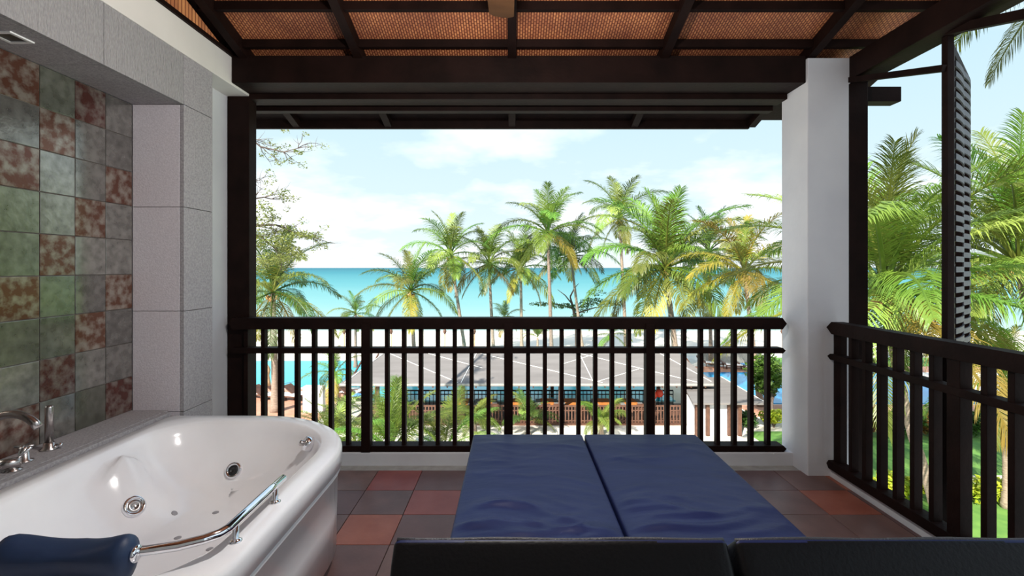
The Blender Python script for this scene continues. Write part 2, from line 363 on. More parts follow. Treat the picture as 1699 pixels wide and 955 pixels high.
# ---- roof
PIT = .285
def zr(y): return 2.78+PIT*(3.28-y)          # underside of rafters
cl = struct(MB().prism([(-1.7, zr(-1.7)+.13), (4.115, zr(4.115)+.10), (4.115, zr(4.115)+.16), (-1.7, zr(-1.7)+.22)], 'x', -2.7, 2.65).build('ceiling', 'roof_top'))
rx = [-1.795, -1.03, 0.0, 1.02, 2.0]
for x in rx+[2.58]:
    MB().prism([(-1.6, zr(-1.6)), (4.09, zr(4.09)), (4.09, zr(4.09)+.10), (-1.6, zr(-1.6)+.13)], 'x', x-.028, x+.028).build('rafter', 'dark_wood', cl)
bat = [3.226-.302*i for i in range(0, 15)]
for y in bat:
    MB().bar((-1.87, y, zr(y)+.055), (2.6, y, zr(y)+.055), .035, .05).build('batten', 'dark_wood', cl)
edges = [-1.872]+rx+[2.58]
ys = [3.45]+bat
for i in range(len(edges)-1):
    for j in range(len(ys)-1):
        x0, x1 = edges[i]+.002, edges[i+1]-.002; y0, y1 = ys[j+1], ys[j]-.002
        MB().prism([(y0, zr(y0)+.084), (y1, zr(y1)+.084), (y1, zr(y1)+.094), (y0, zr(y0)+.094)], 'x', x0, x1).build('woven_panel', 'woven', cl)
MB().box(-1.90, -1.862, -1.6, 3.28, 2.79, 2.815).build('edge_trim', 'dark_wood', cl)
# gable infill above the cream beam
struct(MB().prism([(-1.6, 2.78), (3.30, 2.78), (-1.6, zr(-1.6)+.12)], 'x', -2.06, -1.878).build('wall_gable', 'woven'))
# eave: soffit boards and fascia
MB().prism([(3.55, zr(3.55)+.06), (4.09, zr(4.09)+.06), (4.09, zr(4.09)+.09), (3.55, zr(3.55)+.09)], 'x', -2.7, 2.65).build('eave_soffit', 'dark_wood', cl)
MB().box(-2.7, 1.98, 4.09, 4.12, zr(4.1)-.005, zr(4.1)+.16).build('fascia', 'dark_wood', cl)
# beams
def beam(x0, x1, y0, y1, z0, z1, i, lab):
    return struct(MB().box(x0, x1, y0, y1, z0, z1).build('beam_%d' % i, 'dark_wood', bevel=.004), lab)
beam(-1.875, 1.965, 3.28, 3.50, 2.618, 2.80, 1, 'thick dark wooden beam under the woven ceiling')
beam(-2.03, 1.965, 3.50, 3.64, 2.583, 2.70, 2, 'second dark beam stepped behind the thick beam')
beam(-2.03, 1.965, 3.69, 3.76, 2.560, 2.66, 3, 'thin dark beam nearest the eave')
beam(2.24, 2.40, -1.6, 3.26, 2.63, 2.78, 4, 'dark plate beam above the side railing')
beam(1.97, 2.62, 3.30, 3.40, 2.50, 2.60, 5, 'short dark bracket beam jutting past the column')
# posts
struct(MB().box(-2.03, -1.875, 3.50, 3.60, .088, 2.583).build('post_1', 'dark_wood', bevel=.004), 'dark wooden post at the left end of the front railing')
struct(MB().box(2.242, 2.37, 3.265, 3.39, -.19, 2.63).build('post_2', 'dark_wood', bevel=.004), 'dark wooden post beside the white column')
struct(MB().box(2.338, 2.376, 2.635, 2.672, -.12, 2.63).box(2.23, 2.34, 2.638, 2.669, -.10, -.06).build('post_3', 'dark_wood', bevel=.003), 'slim dark post carrying the lattice shutter')
tag(MB().bar((2.25, 3.27, 2.63), (2.33, 2.64, 2.455), .035, .035).build('roof_brace', 'dark_wood'), 'thin slanting dark brace between column and lattice post', 'brace')
tag(MB().bar((2.335, 2.62, 2.65), (2.335, 1.95, 2.45), .045, .045).build('roof_brace', 'dark_wood'), 'slanting dark brace reaching from lattice post toward the viewer', 'brace')
# lattice shutter swung outwards
P0 = Vector((2.375, 2.66, 0)); P1 = Vector((2.91, 3.14, 0)); dv = (P1-P0).normalized(); ln = (P1-P0).length
ls = empty('lattice_shutter', (P0.x, P0.y, .07), 'tall grey slatted lattice shutter swung outward above the side railing', 'shutter')
ls.rotation_euler = (0, 0, math.atan2(dv.y, dv.x))
ZT = 2.52
for n_, x in (('stile', .018), ('stile', ln-.018), ('mullion', ln/2)):
    MB().box(x-.018, x+.018, -.016, .016, 0, ZT).build(n_, 'dark_wood', ls)
MB().box(.036, ln-.036, -.016, .016, 0, .05).build('bottom_rail', 'dark_wood', ls)
MB().box(.036, ln-.036, -.016, .016, ZT-.05, ZT).build('top_rail', 'dark_wood', ls)
sl = {}
for k, (x0, x1) in enumerate(((.03, ln/2+.012), (ln/2-.012, ln-.03))):
    mb = MB(); n = 6
    for i in range(n+1):
        t = i/n; x = x0+(x1-x0)*t; bow = .022*math.sin(PI*t)*(1 if k else 1)
        y = -.018-bow*.5
        mb.v += [(x, y-.004, 0), (x, y+.004, 0), (x, y+.004, .031), (x, y-.004, .031)]
    for i in range(n):
        o = i*4
        for q in range(4): mb.f.append((o+q, o+(q+1) % 4, o+4+(q+1) % 4, o+4+q))
    mb.f += [(0, 1, 2, 3), (n*4, n*4+1, n*4+2, n*4+3)]
    sl[k] = mb.mesh('slat', 'grey_lattice')
for k in (0, 1):
    for i in range(43): link('slat', sl[k], ls, (0, 0, .055+i*.056+(.028 if k else 0)))

# ------------------------------------------------------------------ railings
def pointed_rail(a0, a1, z0, z1, c0, c1, axis, p0=.03, p1=.03):
    zm = (z0+z1)/2
    poly = [(a0, zm), (a0+p0, z0), (a1-p1, z0), (a1, zm), (a1-p1, z1), (a0+p0, z1)]
    return MB().prism(poly, axis, c0, c1)
fr = empty('balcony_railing', (0, 3.49, .088), 'dark brown wooden balustrade facing the sea', 'railing')
def frp(mb, name):
    mb.v = [(x, y-3.49, z-.088) for x, y, z in mb.v]; return mb.build(name, 'dark_wood', fr, bevel=.002)
frp(pointed_rail(-1.995, 1.932, .948, 1.028, 3.445, 3.545, 'y'), 'top_rail')
frp(pointed_rail(-1.99, 1.928, .778, .817, 3.452, 3.53, 'y', .02, .02), 'middle_rail')
frp(pointed_rail(-1.99, 1.93, .088, .130, 3.445, 3.545, 'y', .012, .02), 'bottom_rail')
for px in (607, 843.6, 1079):
    x = (px-CX)*3.44/F; frp(MB().box(x-.031, x+.031, 3.43, 3.50, .09, .99), 'post')
bal = [407.8, 435.8, 463.9, 491.6, 520, 548, 576.6]+[641.4+28.15*i for i in range(7)]+[876.3+28*i for i in range(7)]+[1108.3+27.9*i for i in range(7)]
for px in bal:
    x = (px-CX)*3.47/F; frp(MB().box(x-.014, x+.014, 3.47, 3.515, .128, .95), 'baluster')
sr = empty('balcony_railing', (2.13, 1.0, .06), 'dark wooden side balustrade overlooking the garden lawn', 'railing')
def srp(mb, name):
    mb.v = [(x-2.13, y-1.0, z-.06) for x, y, z in mb.v]; return mb.build(name, 'dark_wood', sr, bevel=.002)
srp(pointed_rail(-1.58, 3.255, .948, 1.028, 2.085, 2.165, 'x', .03, .05), 'top_rail')
srp(pointed_rail(-1.58, 3.255, .778, .817, 2.09, 2.155, 'x', .02, .03), 'middle_rail')
srp(pointed_rail(-1.58, 3.255, .06, .115, 2.085, 2.165, 'x', .02, .02), 'bottom_rail')
srp(MB().box(2.12, 2.165, 3.17, 3.235, .06, .95), 'post')
for k in range(4):
    y = 2.33-k*1.0
    srp(MB().box(2.095, 2.155, y-.035, y+.035, .06, .985), 'post')
    for q in range(7):
        yy = y-.14-.12*q
        if k < 3: srp(MB().box(2.105, 2.15, yy-.015, yy+.015, .113, .95), 'baluster')
for q in range(6): 
    yy = 2.33+.135+.118*q
    srp(MB().box(2.105, 2.15, yy-.015, yy+.015, .113, .95), 'baluster')

# ================================================================== BATHTUB
def rrect(x0, x1, y0, y1, rs, nc=14, ne=12):
    """rounded rectangle, corner radii rs = (near-left, near-right, far-right, far-left), ccw from near-left"""
    c = [((x0+rs[0], y0+rs[0]), rs[0], PI), ((x1-rs[1], y0+rs[1]), rs[1], 1.5*PI), ((x1-rs[2], y1-rs[2]), rs[2], 0), ((x0+rs[3], y1-rs[3]), rs[3], .5*PI)]
    pts = []
    for i, (o, r, a0) in enumerate(c):
        arc = [(o[0]+r*math.cos(a0+PI/2*k/nc), o[1]+r*math.sin(a0+PI/2*k/nc)) for k in range(nc+1)]
        o2, r2, b0 = c[(i+1) % 4]; nxt = (o2[0]+r2*math.cos(b0), o2[1]+r2*math.sin(b0))
        pts += arc; e = arc[-1]
        pts += [(e[0]+(nxt[0]-e[0])*k/ne, e[1]+(nxt[1]-e[1])*k/ne) for k in range(1, ne)]
    return pts
TX0, TX1, TY0, TY1 = -1.93, -.785, 1.10, 2.785
def outer(i): 
    return rrect(TX0+min(i, .02)*.3, TX1-i, TY0+i, TY1-i, (.05, .34-i*.5, .62-i*.8, .05))
def inner(t):
    # t 0 = rim inner edge, 1 = basin floor edge
    return rrect(TX0+.075+.30*t, TX1-.095-.26*t, TY0+.16+.42*t, TY1-.10-.30*t, (.22, .26, .50-.18*t, .24))
rings = []
for i, z in ((.06, 0), (.06, .055), (.025, .06), (.022, .25), (.018, .43), (.006, .437), (.014, .447), (.014, .455), (.0, .462), (.0, .525), (.006, .540), (.02, .549)): rings.append([(x, y, z) for x, y in outer(i)])
prof = [(0, .549), (.03, .543), (.07, .528), (.11, .50)]+[(.11+.45*(k/10)**1.15, .50-.20*(k/10)**.9) for k in range(1, 11)]+[(.56+.44*k/8, .30-.08*math.sin(PI/2*k/8)) for k in range(1, 9)]
def sculpt(x, y, z):
    # raised arm/seat shoulder at the far-left of the basin and a shallow ledge at the near left
    d = math.exp(-(((x+1.74)/.12)**2+((y-2.24)/.10)**2)); e_ = math.exp(-(((x+1.72)/.16)**2+((y-1.45)/.28)**2))
    w = min(1, max(0, (.53-z)/.12))
    rc = math.exp(-(((x+1.46)/.19)**2+((y-2.50)/.10)**2))
    return z+w*(.13*d+.05*e_)-min(1, max(0, (.545-z)/.05))*.07*rc*min(1, max(0, (z-.22)/.12))
for t, z in prof: rings.append([(x, y, sculpt(x, y, z)) for x, y in inner(t)])
n = len(rings[0]); mb = MB(); mb.v = [p for r in rings for p in r]
for i in range(len(rings)-1):
    for k in range(n): mb.f.append((i*n+k, i*n+(k+1) % n, (i+1)*n+(k+1) % n, (i+1)*n+k))
lastc = rings[-1]; cx_ = sum(p[0] for p in lastc)/n; cy_ = sum(p[1] for p in lastc)/n
prev = (len(rings)-1)*n
for s_ in (.66, .33):
    st = len(mb.v); mb.v += [(cx_+(p[0]-cx_)*s_, cy_+(p[1]-cy_)*s_, .22-.004*(1-s_)) for p in lastc]
    for k in range(n): mb.f.append((prev+k, prev+(k+1) % n, st+(k+1) % n, st+k))
    prev = st
mb.v.append((cx_, cy_, .216))
for k in range(n): mb.f.append((prev+k, prev+(k+1) % n, len(mb.v)-1))
tub = empty('whirlpool_tub', ((TX0+TX1)/2, (TY0+TY1)/2, 0), 'white acrylic whirlpool tub with rounded corner beside the stone shelf', 'bathtub')
tl = tub.location.copy()
bvh = BVHTree.FromPolygons([Vector(v) for v in mb.v], mb.f)
def hit(px, py):
    d = (at(px, py, 1.0)-Vector((0, 0, HC))).normalized()
    h = bvh.ray_cast(Vector((0, 0, HC)), d)
    nn = h[1]
    if nn is not None and nn.dot(d) > 0: nn = -nn
    return (h[0], nn)
def tp(mb_, name, m, smooth=True, parent=None, bevel=0):
    mb_.v = [(v[0]-tl.x, v[1]-tl.y, v[2]-tl.z) for v in mb_.v]
    return mb_.build(name, m, tub if parent is None else parent, smooth, bevel)
shell = tp(mb, 'shell', 'acrylic')
for px, py in ((289.5, 851), (357.7, 850), (219.6, 891), (295, 892), (348, 911)):
    p, nn = hit(px, py)
    if p: tp(MB().lathe([(.014, -.004), (.014, .002), (.010, .004), (.003, .004)], p, nn, 16), 'air_jet', 'acrylic_grey')
for px, py, r in ((222, 840, .046), (388, 780, .042)):
    p, nn = hit(px, py)
    if p is None: continue
    tp(MB().lathe([(r, -.01), (r, .006), (r*.9, .013), (r*.72, .015), (r*.66, .008), (r*.6, .008)], p, nn, 28), 'water_jet', 'chrome')
    tp(MB().lathe([(r*.6, .0), (r*.6, .010), (r*.3, .013), (r*.28, .009), (.002, .009)], p, nn, 24), 'jet_nozzle', 'black_rubber' if px > 300 else 'steel')
p, nn = hit(517, 737)
if p:
    nn = Vector((-.78, -.52, .34)).normalized()
    tp(MB().lathe([(.036, -.02), (.036, .010), (.031, .017), (.004, .019)], p+nn*.020, nn, 24), 'overflow_cover', 'chrome')
    tp(MB().lathe([(.012, .01), (.014, .03), (.010, .036), (.002, .037)], p+nn*.024, nn, 16), 'overflow_knob', 'steel')
# grab rail along the rim
path = [(-.842, 1.805), (-.843, 1.70), (-.843, 1.55), (-.843, 1.455), (-.853, 1.425), (-.880, 1.397), (-.93, 1.365), (-1.0, 1.343), (-1.072, 1.331), (-1.22, 1.325), (-1.37, 1.331), (-1.47, 1.345), (-1.56, 1.375)]
ZR = .610
tp(MB().tube([(x, y, ZR) for x, y in path], .0135, 14), 'grab_rail', 'chrome')
for x, y in ((-.843, 1.747), (-.843, 1.497), (-1.055, 1.333), (-1.36, 1.331), (-1.545, 1.37)):
    h = bvh.ray_cast(Vector((x, y, .9)), Vector((0, 0, -1)))
    zb = h[0].z if h[0] else .54
    tp(MB().lathe([(.019, zb-.004), (.019, zb+.004), (.012, zb+.008), (.009, zb+.010), (.009, ZR-.002)], (x, y, 0), (0, 0, 1), 16), 'rail_foot', 'chrome')
# pillow on the rail: saddle-shaped roll, rests over the bar
pil = empty('tub_pillow', (-1.20, 1.328, ZR), 'navy foam headrest pillow clamped over the chrome tub rail', 'pillow')
mb = MB(); nseg = 26; nr = 22
for i in range(nseg+1):
    t = i/nseg*2-1; x = .178*t
    up = .020+.046*abs(t)**1.8; endr = (1-abs(t)**9)**.5 if abs(t) < 1 else 0
    for k in range(nr):
        a = 2*PI*k/nr; ca, sa = math.cos(a), math.sin(a)
        ry = .052*(.35+.65*endr); rz = (up if sa > 0 else .085)*(.30+.70*endr)
        mb.v.append((x, -.006+ry*ca+.02*(1-abs(t)), rz*sa))
for i in range(nseg):
    for k in range(nr): mb.f.append((i*nr+k, i*nr+(k+1) % nr, (i+1)*nr+(k+1) % nr, (i+1)*nr+k))
mb.f += [tuple(range(nr)), tuple(nseg*nr+k for k in range(nr))]
mb.build('cushion', 'navy_foam', pil, True)
for s_ in (-1, 1): MB().lathe([(.017, -.006), (.022, -.002), (.022, .004), (.016, .008)], (s_*.182, 0, 0), (s_, 0, 0), 18).build('end_collar', 'chrome', pil, True)

# tap set on the shelf
sp = empty('bath_spout', (-2.06, 1.90, ZD), 'curved brushed steel bath spout on the stone shelf', 'tap')
pts = []
for k in range(15):
    a = PI-PI*.80*k/14; pts.append((.125+.125*math.cos(a), .0, .125+.125*math.sin(a)))
MB().tube([(0, 0, .0), (0, 0, .07)]+pts, .0155, 16).build('spout', 'steel', sp, True)
MB().lathe([(.03, 0), (.03, .006), (.02, .010)], (0, 0, 0)).build('base_ring', 'steel', sp, True)
hs = empty('hand_shower', (-2.08, 2.205, ZD), 'upright slim steel hand shower standing on the stone shelf', 'hand shower')
MB().lathe([(.032, 0), (.032, .005), (.022, .012), (.020, .030), (.0155, .032)]).build('holder', 'steel', hs, True)
MB().lathe([(.0155, .03), (.0155, .190), (.0135, .196)]).build('handle', 'steel', hs, True)
for s_ in (1,): MB().lathe([(.010, 0), (.012, .022), (.006, .026)], (.02, .01, .012), (1, .4, .1), 12).build('hose_clip', 'chrome', hs, True)
v1 = empty('cross_valve', (-2.057, 2.068, ZD), 'steel cross handle valve between spout and hand shower', 'valve')
MB().lathe([(.032, 0), (.032, .004), (.020, .008), (.018, .045), (.014, .05), (.012, .062)]).build('body', 'steel', v1, True)
for a in (.3, .3+PI/2):
    MB().tube([(-.033*math.cos(a), -.033*math.sin(a), .064), (.033*math.cos(a), .033*math.sin(a), .064)], .0045, 10).build('cross_arm', 'steel', v1, True)
v2 = empty('lever_mixer', (-2.01, 1.975, ZD), 'steel lever mixer lying low at the edge of the stone shelf', 'valve')
MB().lathe([(.03, 0), (.03, .004), (.020, .008), (.018, .02)]).build('base_ring', 'steel', v2, True)
MB().tube([(-.035, -.03, .03), (.02, .012, .03)], .021, 18).build('body', 'steel', v2, True)
MB().tube([(.012, .008, .045), (.045, .03, .085)], .006, 10).build('lever', 'chrome', v2, True)

# ================================================================== LOUNGERS
def lounger(x0, x1, seed, label):
    rnd = random.Random(seed)
    root = empty('sun_lounger', ((x0+x1)/2, 2.0, 0), label, 'sun lounger', 'navy loungers on the balcony')
    w = x1-x0; far, hinge, zt, th = 2.90, 1.47, .40, .12
    ang = math.radians(41.5); total = (far-hinge)+.702
    mb = rbox(-w/2, w/2, 0, total, -th, 0, .014, 30, 150, 3)
    rid = [(rnd.uniform(.1, 1.45), rnd.uniform(-.35, .35), rnd.uniform(-.5, .5), rnd.uniform(.009, .022), rnd.uniform(.08, .22), rnd.uniform(.0010, .0034)) for _ in range(60)]
    rid += [(rnd.uniform(.85, 1.3), rnd.uniform(-.3, .3), rnd.uniform(-.5, .5), rnd.uniform(.012, .024), rnd.uniform(.10, .24), rnd.uniform(.005, .012)) for _ in range(16)]
    out = []
    for v in mb.v:
        x, s_, t = v
        # crown + wrinkles on the upper side
        u = max(0.0, 1-abs(x)/(w/2)); 
        if t > -.05:
            k = min(1, u*5)
            t += .018*min(1, u*2.2)*min(1, s_*5)*min(1, max(0, (total-s_)*6))
            for (sy, sx, sk, sw, lw, am) in rid:
                d = (s_-sy-sk*(x-sx)-.05*math.sin(x*9+sy*7))/sw
                if abs(d) < 3: t += am*k*math.exp(-d*d)*math.exp(-((x-sx)/lw)**2)*(1 if am > 0 else 1)
        else:
            x *= .995
        L0 = far-hinge; R = .10
        if s_ <= L0: out.append((x, far-s_-2.0, zt+t))
        else:
            q = s_-L0; a = ang*min(1, q/.12)
            qq = q
            c, sn = math.cos(a), math.sin(a)
            Y = hinge-qq*math.cos(ang*min(1, (q+.06)/.18)); Z = zt+qq*math.sin(ang*min(1, (q+.06)/.18))
            out.append((x, Y-2.0+t*sn, Z+t*c))
    mb.v = out
    mt = mb.build('mattress', 'navy', root, True)
    mt.data.materials.append(M['shaded_vinyl_black_rail'])
    for p in mt.data.polygons:        # shade painted near-black on the underside, head end and head sides
        c = p.center
        if p.normal.z < .25 and not abs(p.normal.x) > .6 and c.y < -.2: p.material_index = 1
        if (p.normal.y < -.35 or abs(p.normal.x) > .6) and c.y < -.75: p.material_index = 1
    # piping along the head end
    def bent(x, t):
        s_ = total-.010; q = s_-(far-hinge); return (x, hinge-q*math.cos(ang)-2.0+t*math.sin(ang), zt+q*math.sin(ang)+t*math.cos(ang))
    MB().tube([bent(-w/2+.006+(w-.012)*i/14, -.003+.0012*math.sin(i*1.1+seed)) for i in range(15)], .0055, 8).build('piping', 'piping', root, True)
    # frame
    f = MB().box(-w/2+.02, w/2-.02, far-.06-2.0, far-.02-2.0, .2, zt-th).box(-w/2+.02, -w/2+.06, 1.3-2, far-.06-2.0, .2, zt-th).box(w/2-.06, w/2-.02, 1.3-2, far-.06-2, .2, zt-th).box(-w/2+.06, w/2-.06, 1.3-2, 1.34-2, .2, zt-th)
    f.build('frame', 'dark_wood', root)
    for sx in (-1, 1):
        for y in (far-.2, 1.36): MB().box(sx*(w/2-.05)-.025, sx*(w/2-.05)+.025, y-.025-2, y+.025-2, 0, .2).build('leg', 'dark_wood', root)
    bk = MB()
    for sx in (-1, 1): bk.bar((sx*(w/2-.08), 1.40-2, .26), (sx*(w/2-.08), 1.03-2, .62), .035, .03)
    bk.build('back_frame', 'dark_wood', root)
    return root
lounger(-.228, .415, 3, 'navy padded lounger nearest the whirlpool tub')
lounger(.426, 1.085, 11, 'navy padded lounger nearest the white column')

# ================================================================== CEILING FAN
fan = empty('ceiling_fan', (-.05, 1.76, 2.60), 'brown wooden ceiling fan hanging from the woven roof, one blade tip showing', 'ceiling fan')
ztop = zr(1.76)+.06-2.60
MB().lathe([(.02, .08), (.07, .07), (.085, .03), (.085, -.03), (.05, -.06), (.02, -.065)], n=24).build('motor_housing', 'dark_wood', fan, True)
MB().tube([(0, 0, .07), (0, 0, ztop)], .013, 12).build('downrod', 'dark_wood', fan, True)
MB().lathe([(.06, ztop), (.06, ztop-.03), (.02, ztop-.05)]).build('canopy', 'dark_wood', fan, True)
for k in range(5):
    a = PI/2+2*PI*k/5
    b_ = MB().prism([(.13, -.045), (.40, -.062), (.60, -.060), (.62, -.03), (.62, .03), (.60, .060), (.40, .062), (.13, .045)], 'z', -.004, .004).bar((.06, 0, 0), (.17, 0, 0), .03, .008).build('blade', 'fan_blade', fan)
    b_.rotation_euler = (.12, 0, a)
gl = MB().lathe([(.05, -.06), (.085, -.09), (.095, -.13), (.075, -.17), (.03, -.19), (.002, -.192)], n=24).build('added_fill_globe', 'fill_globe', fan, True)  # globe added out of view to house the fill light
fl_d = bpy.data.lights.new('added_fill_lamp', 'POINT'); fl_d.energy = FILL_LAMP_POWER; fl_d.color = (1, .96, .92); fl_d.shadow_soft_size = .06  # unseen point lamp added to brighten the tub and stone
flo = bpy.data.objects.new('added_fill_lamp', fl_d); COL.objects.link(flo); flo.location = (0, 0, -.32); flo.parent = fan

# ================================================================== OUTDOORS
GZ = -6.0
def plane(name, x0, x1, y0, y1, z, m, th=.3):
    return struct(MB().box(x0, x1, y0, y1, z-th, z).build(name, m))
plane('ground', -160, 160, 3.65, 41, GZ, 'paving')
plane('beach', -400, 400, 41.0, 62, GZ-.02, 'sand')
sea = struct(MB().add([(-4000, 57, GZ), (4000, 57, GZ), (4000, 5000, GZ), (-4000, 5000, GZ)], [(0, 1, 2, 3)]).build('sea', 'sea'))
plane('lawn', 10.5, 60, 6, 22, GZ+.03, 'lawn', .03)
plane('lawn_strip', 19, 60, 36.5, 40, GZ+.03, 'lawn', .03)
plane('terrace_left', -40, -9.3, 22.5, 29.6, GZ+.03, 'terracotta', .03)
plane('terrace_right', 12, 60, 24.2, 26.3, GZ+.03, 'terracotta', .03)
plane('terrace_far', 12, 60, 34.5, 36.4, GZ+.03, 'terracotta', .03)
plane('pool_water', -34, -8.2, 30.2, 38.5, GZ+.05, 'pool', .05)
plane('pool_water_east', -8.2, 9, 27.0, 38.5, GZ+.05, 'pool', .05)
plane('pool_water_blue', 12.5, 26, 26.5, 34.3, GZ+.05, 'pool_deep', .05)
plane('garden_path', 15.6, 60, 16.7, 17.3, GZ+.045, 'paving', .015)

# ---- palms
def frond_mesh(name, e0, droop, m, seed, hang=.35, nl=54, lw=.019, ll=.27):
    r = random.Random(seed); mb = MB(); n = 16; p = Vector((0, 0, 0)); P = [p.copy()]; T = []
    for i in range(n):
        t = i/n; e = math.radians(e0-droop*t**1.25); d = Vector((math.cos(e), 0, math.sin(e))); T.append(d); p = p+d/n; P.append(p.copy())
    T.append(T[-1])
    mb.tube(P, [.014*(1-.85*i/n) for i in range(n+1)], 5)
    tw = r.uniform(-.25, .25)
    for i in range(nl):
        t = .16+.84*(i+.5)/nl; q = t*n; k = min(int(q), n-1); b = P[k].lerp(P[k+1], q-k); tg = T[k]
        upv = Vector((0, 1, 0)).cross(tg) * -1
        for s_ in (-1, 1):
            a = math.radians(68-38*t+r.uniform(-6, 6)); ln_ = ll*(math.sin(PI*min(1, .16+.80*t))**.6)*r.uniform(.85, 1.1)
            side = Vector((0, s_, 0))*math.cos(tw)+upv*math.sin(tw)*s_
            d1 = (tg*math.cos(a)+side*math.sin(a)+upv*(.16+r.uniform(-.14, .14))).normalized()
            d2 = (d1+Vector((0, 0, -hang*r.uniform(.7, 1.4)))).normalized()
            d3 = (d2+Vector((0, 0, -hang*1.6*r.uniform(.6, 1.4)))).normalized()
            wv = tg.cross(d1).cross(d1).normalized()*lw*.5
            m1 = b+d1*ln_*.35; m2 = m1+d2*ln_*.35; tip = m2+d3*ln_*.30
            mb.add([b-wv*.5, b+wv*.5, m1+wv, m1-wv, m2+wv*.8, m2-wv*.8, tip], [(0, 1, 2, 3), (3, 2, 4, 5), (5, 4, 6)])
    me = bpy.data.meshes.new(name); me.from_pydata(mb.v, [], mb.f); me.materials.append(M[m]); return me
KP = 1.25
CLS = [(84, 45), (70, 70), (55, 85), (38, 90), (20, 85), (2, 75), (-18, 60), (-42, 40)]
FR = {}; FN = {}
for c, (e0, dr) in enumerate(CLS):
    for mname in ('frond', 'frond_pale', 'frond_dark', 'frond_gold'):
        FR[(c, mname)] = [frond_mesh('frond', e0+5*v, dr-6*v, mname, c*10+v, hang=.25+.07*c, nl=60, lw=.0105) for v in range(2)]
        FN[(c, mname)] = [frond_mesh('frond', e0+6*v, dr*.85-6*v, mname, 200+c*10+v, hang=.22+.07*c, nl=96, lw=.0062, ll=.23) for v in range(2)]
coco_me = MB().lathe([(.01, -.13), (.08, -.1), (.115, 0), (.09, .09), (.01, .13)], n=10).mesh('coconut', 'coconut', True)
def palm(base, crown, R, label, nf=20, tr=.16, main='frond', low='frond_gold', seed=1, group='coconut palms', cocos=5, classes=None, lean=0.0, near=False, gold=.5):
    r = random.Random(seed); base = Vector(base); crown = Vector(crown); h = crown.z-base.z
    root = empty('coconut_palm', base, label, 'palm tree', group)
    n = 22; pts = []; rs = []
    for i in range(n+1):
        t = i/n; p = Vector((0, 0, 0)).lerp(crown-base, t); b = math.sin(PI*t)*lean
        pts.append((p.x+b, p.y, p.z)); rs.append(tr*((1.35-.5*min(1, t*5)) if t < .2 else .85-.25*t)*(1.0+.06*(i % 2)))
    MB().tube(pts, rs, 10).build('trunk', 'trunk', root, True)
    cr_ = crown-base
    for i in range(nf):
        c = classes[i % len(classes)] if classes else min(7, int(8*(i+.3)/nf))
        mname = low if c >= 6 and r.random() < gold else (main if r.random() < .72 else ('frond_pale' if main != 'frond_pale' else 'frond'))
        o = link('frond', r.choice((FN if near else FR)[(c, mname)]), root, cr_+Vector((0, 0, .05)))
        o.rotation_euler = (0, r.uniform(-.10, .10), i*2.39996+r.uniform(-.25, .25)+seed); s_ = R*KP*r.uniform(.85, 1.12)*(.85 if c in (0, 7) else 1.0); o.scale = (s_, s_, s_)
    for i in range(cocos):
        a = i*2*PI/max(1, cocos)+seed; o = link('coconut', coco_me, root, cr_+Vector((math.cos(a)*.24, math.sin(a)*.24, -.22-.1*(i % 2))))
    return root
def palm_px(cx, cy, Y, R, label, bx=None, **kw):
    c = at(cx, cy, Y); b = at(bx if bx else cx, 0, Y); return palm((b.x, Y, GZ), c, R, label, **kw)
palm_px(453, 486, 25.0, 3.3, 'coconut palm at far left rising over the turquoise pool', bx=457, seed=1, nf=22, tr=.20, low='frond_gold', main='frond_dark')
palm_px(681, 484, 33, 3.1, 'low round coconut palm just left of the tall palm row, trunk hidden', bx=690, seed=2, nf=20, tr=.17, main='frond', group='palms along the beach')
palm_px(748, 424, 36, 3.3, 'slightly leaning coconut palm, leftmost of the tall beach row', bx=776, seed=3, tr=.16, main='frond_pale', group='palms along the beach')
palm_px(811, 438, 38, 3.2, 'second coconut palm from the left in the tall beach row', bx=820, seed=4, tr=.16, main='frond_pale', group='palms along the beach')
palm_px(864, 446, 39, 3.3, 'third coconut palm from the left in the beach row, drooping crown', bx=866, seed=5, tr=.16, main='frond_pale', group='palms along the beach')
palm_px(909, 388, 36, 3.7, 'tallest coconut palm in the middle of the beach row', bx=916, seed=6, nf=22, tr=.17, group='palms along the beach')
palm_px(947, 425, 40, 3.2, 'dark trunked coconut palm right of the tallest beach palm', bx=968, seed=7, tr=.15, main='frond_dark', group='palms along the beach')
palm_px(1028, 363, 40, 3.4, 'tall coconut palm with upright crown behind the big fan crown', bx=1040, seed=8, tr=.17, main='frond_pale', group='palms along the beach')
palm_px(1104, 446, 31.6, 5.0, 'big full coconut palm with orange coconuts right of centre', bx=1127, seed=9, nf=34, tr=.24, cocos=9)
palm_px(1176, 418, 37, 3.4, 'coconut palm half hidden behind the big full palm', bx=1180, seed=10, tr=.16, main='frond_dark', group='palms along the beach')
palm_px(1468, 488, 13.6, 4.3, 'large near coconut palm seen past the white column, golden lower fronds', bx=1572, seed=12, nf=38, tr=.17, cocos=10, lean=-.25, main='frond', near=True, gold=.7)
palm_px(1690, 440, 16.0, 4.3, 'coconut palm at the right edge behind the lattice shutter', bx=1760, seed=13, nf=38, tr=.18, main='frond', near=True, gold=.8)
palm_px(1790, -70, 15.5, 4.4, 'very tall coconut palm whose hanging fronds dip in at top right', bx=1960, seed=15, nf=20, tr=.18, near=True)
palm_px(1235, 452, 26, 3.2, 'small coconut palm beside the white column', bx=1262, seed=21, nf=20, tr=.15, main='frond_gold', gold=1.0, group='palms along the beach')
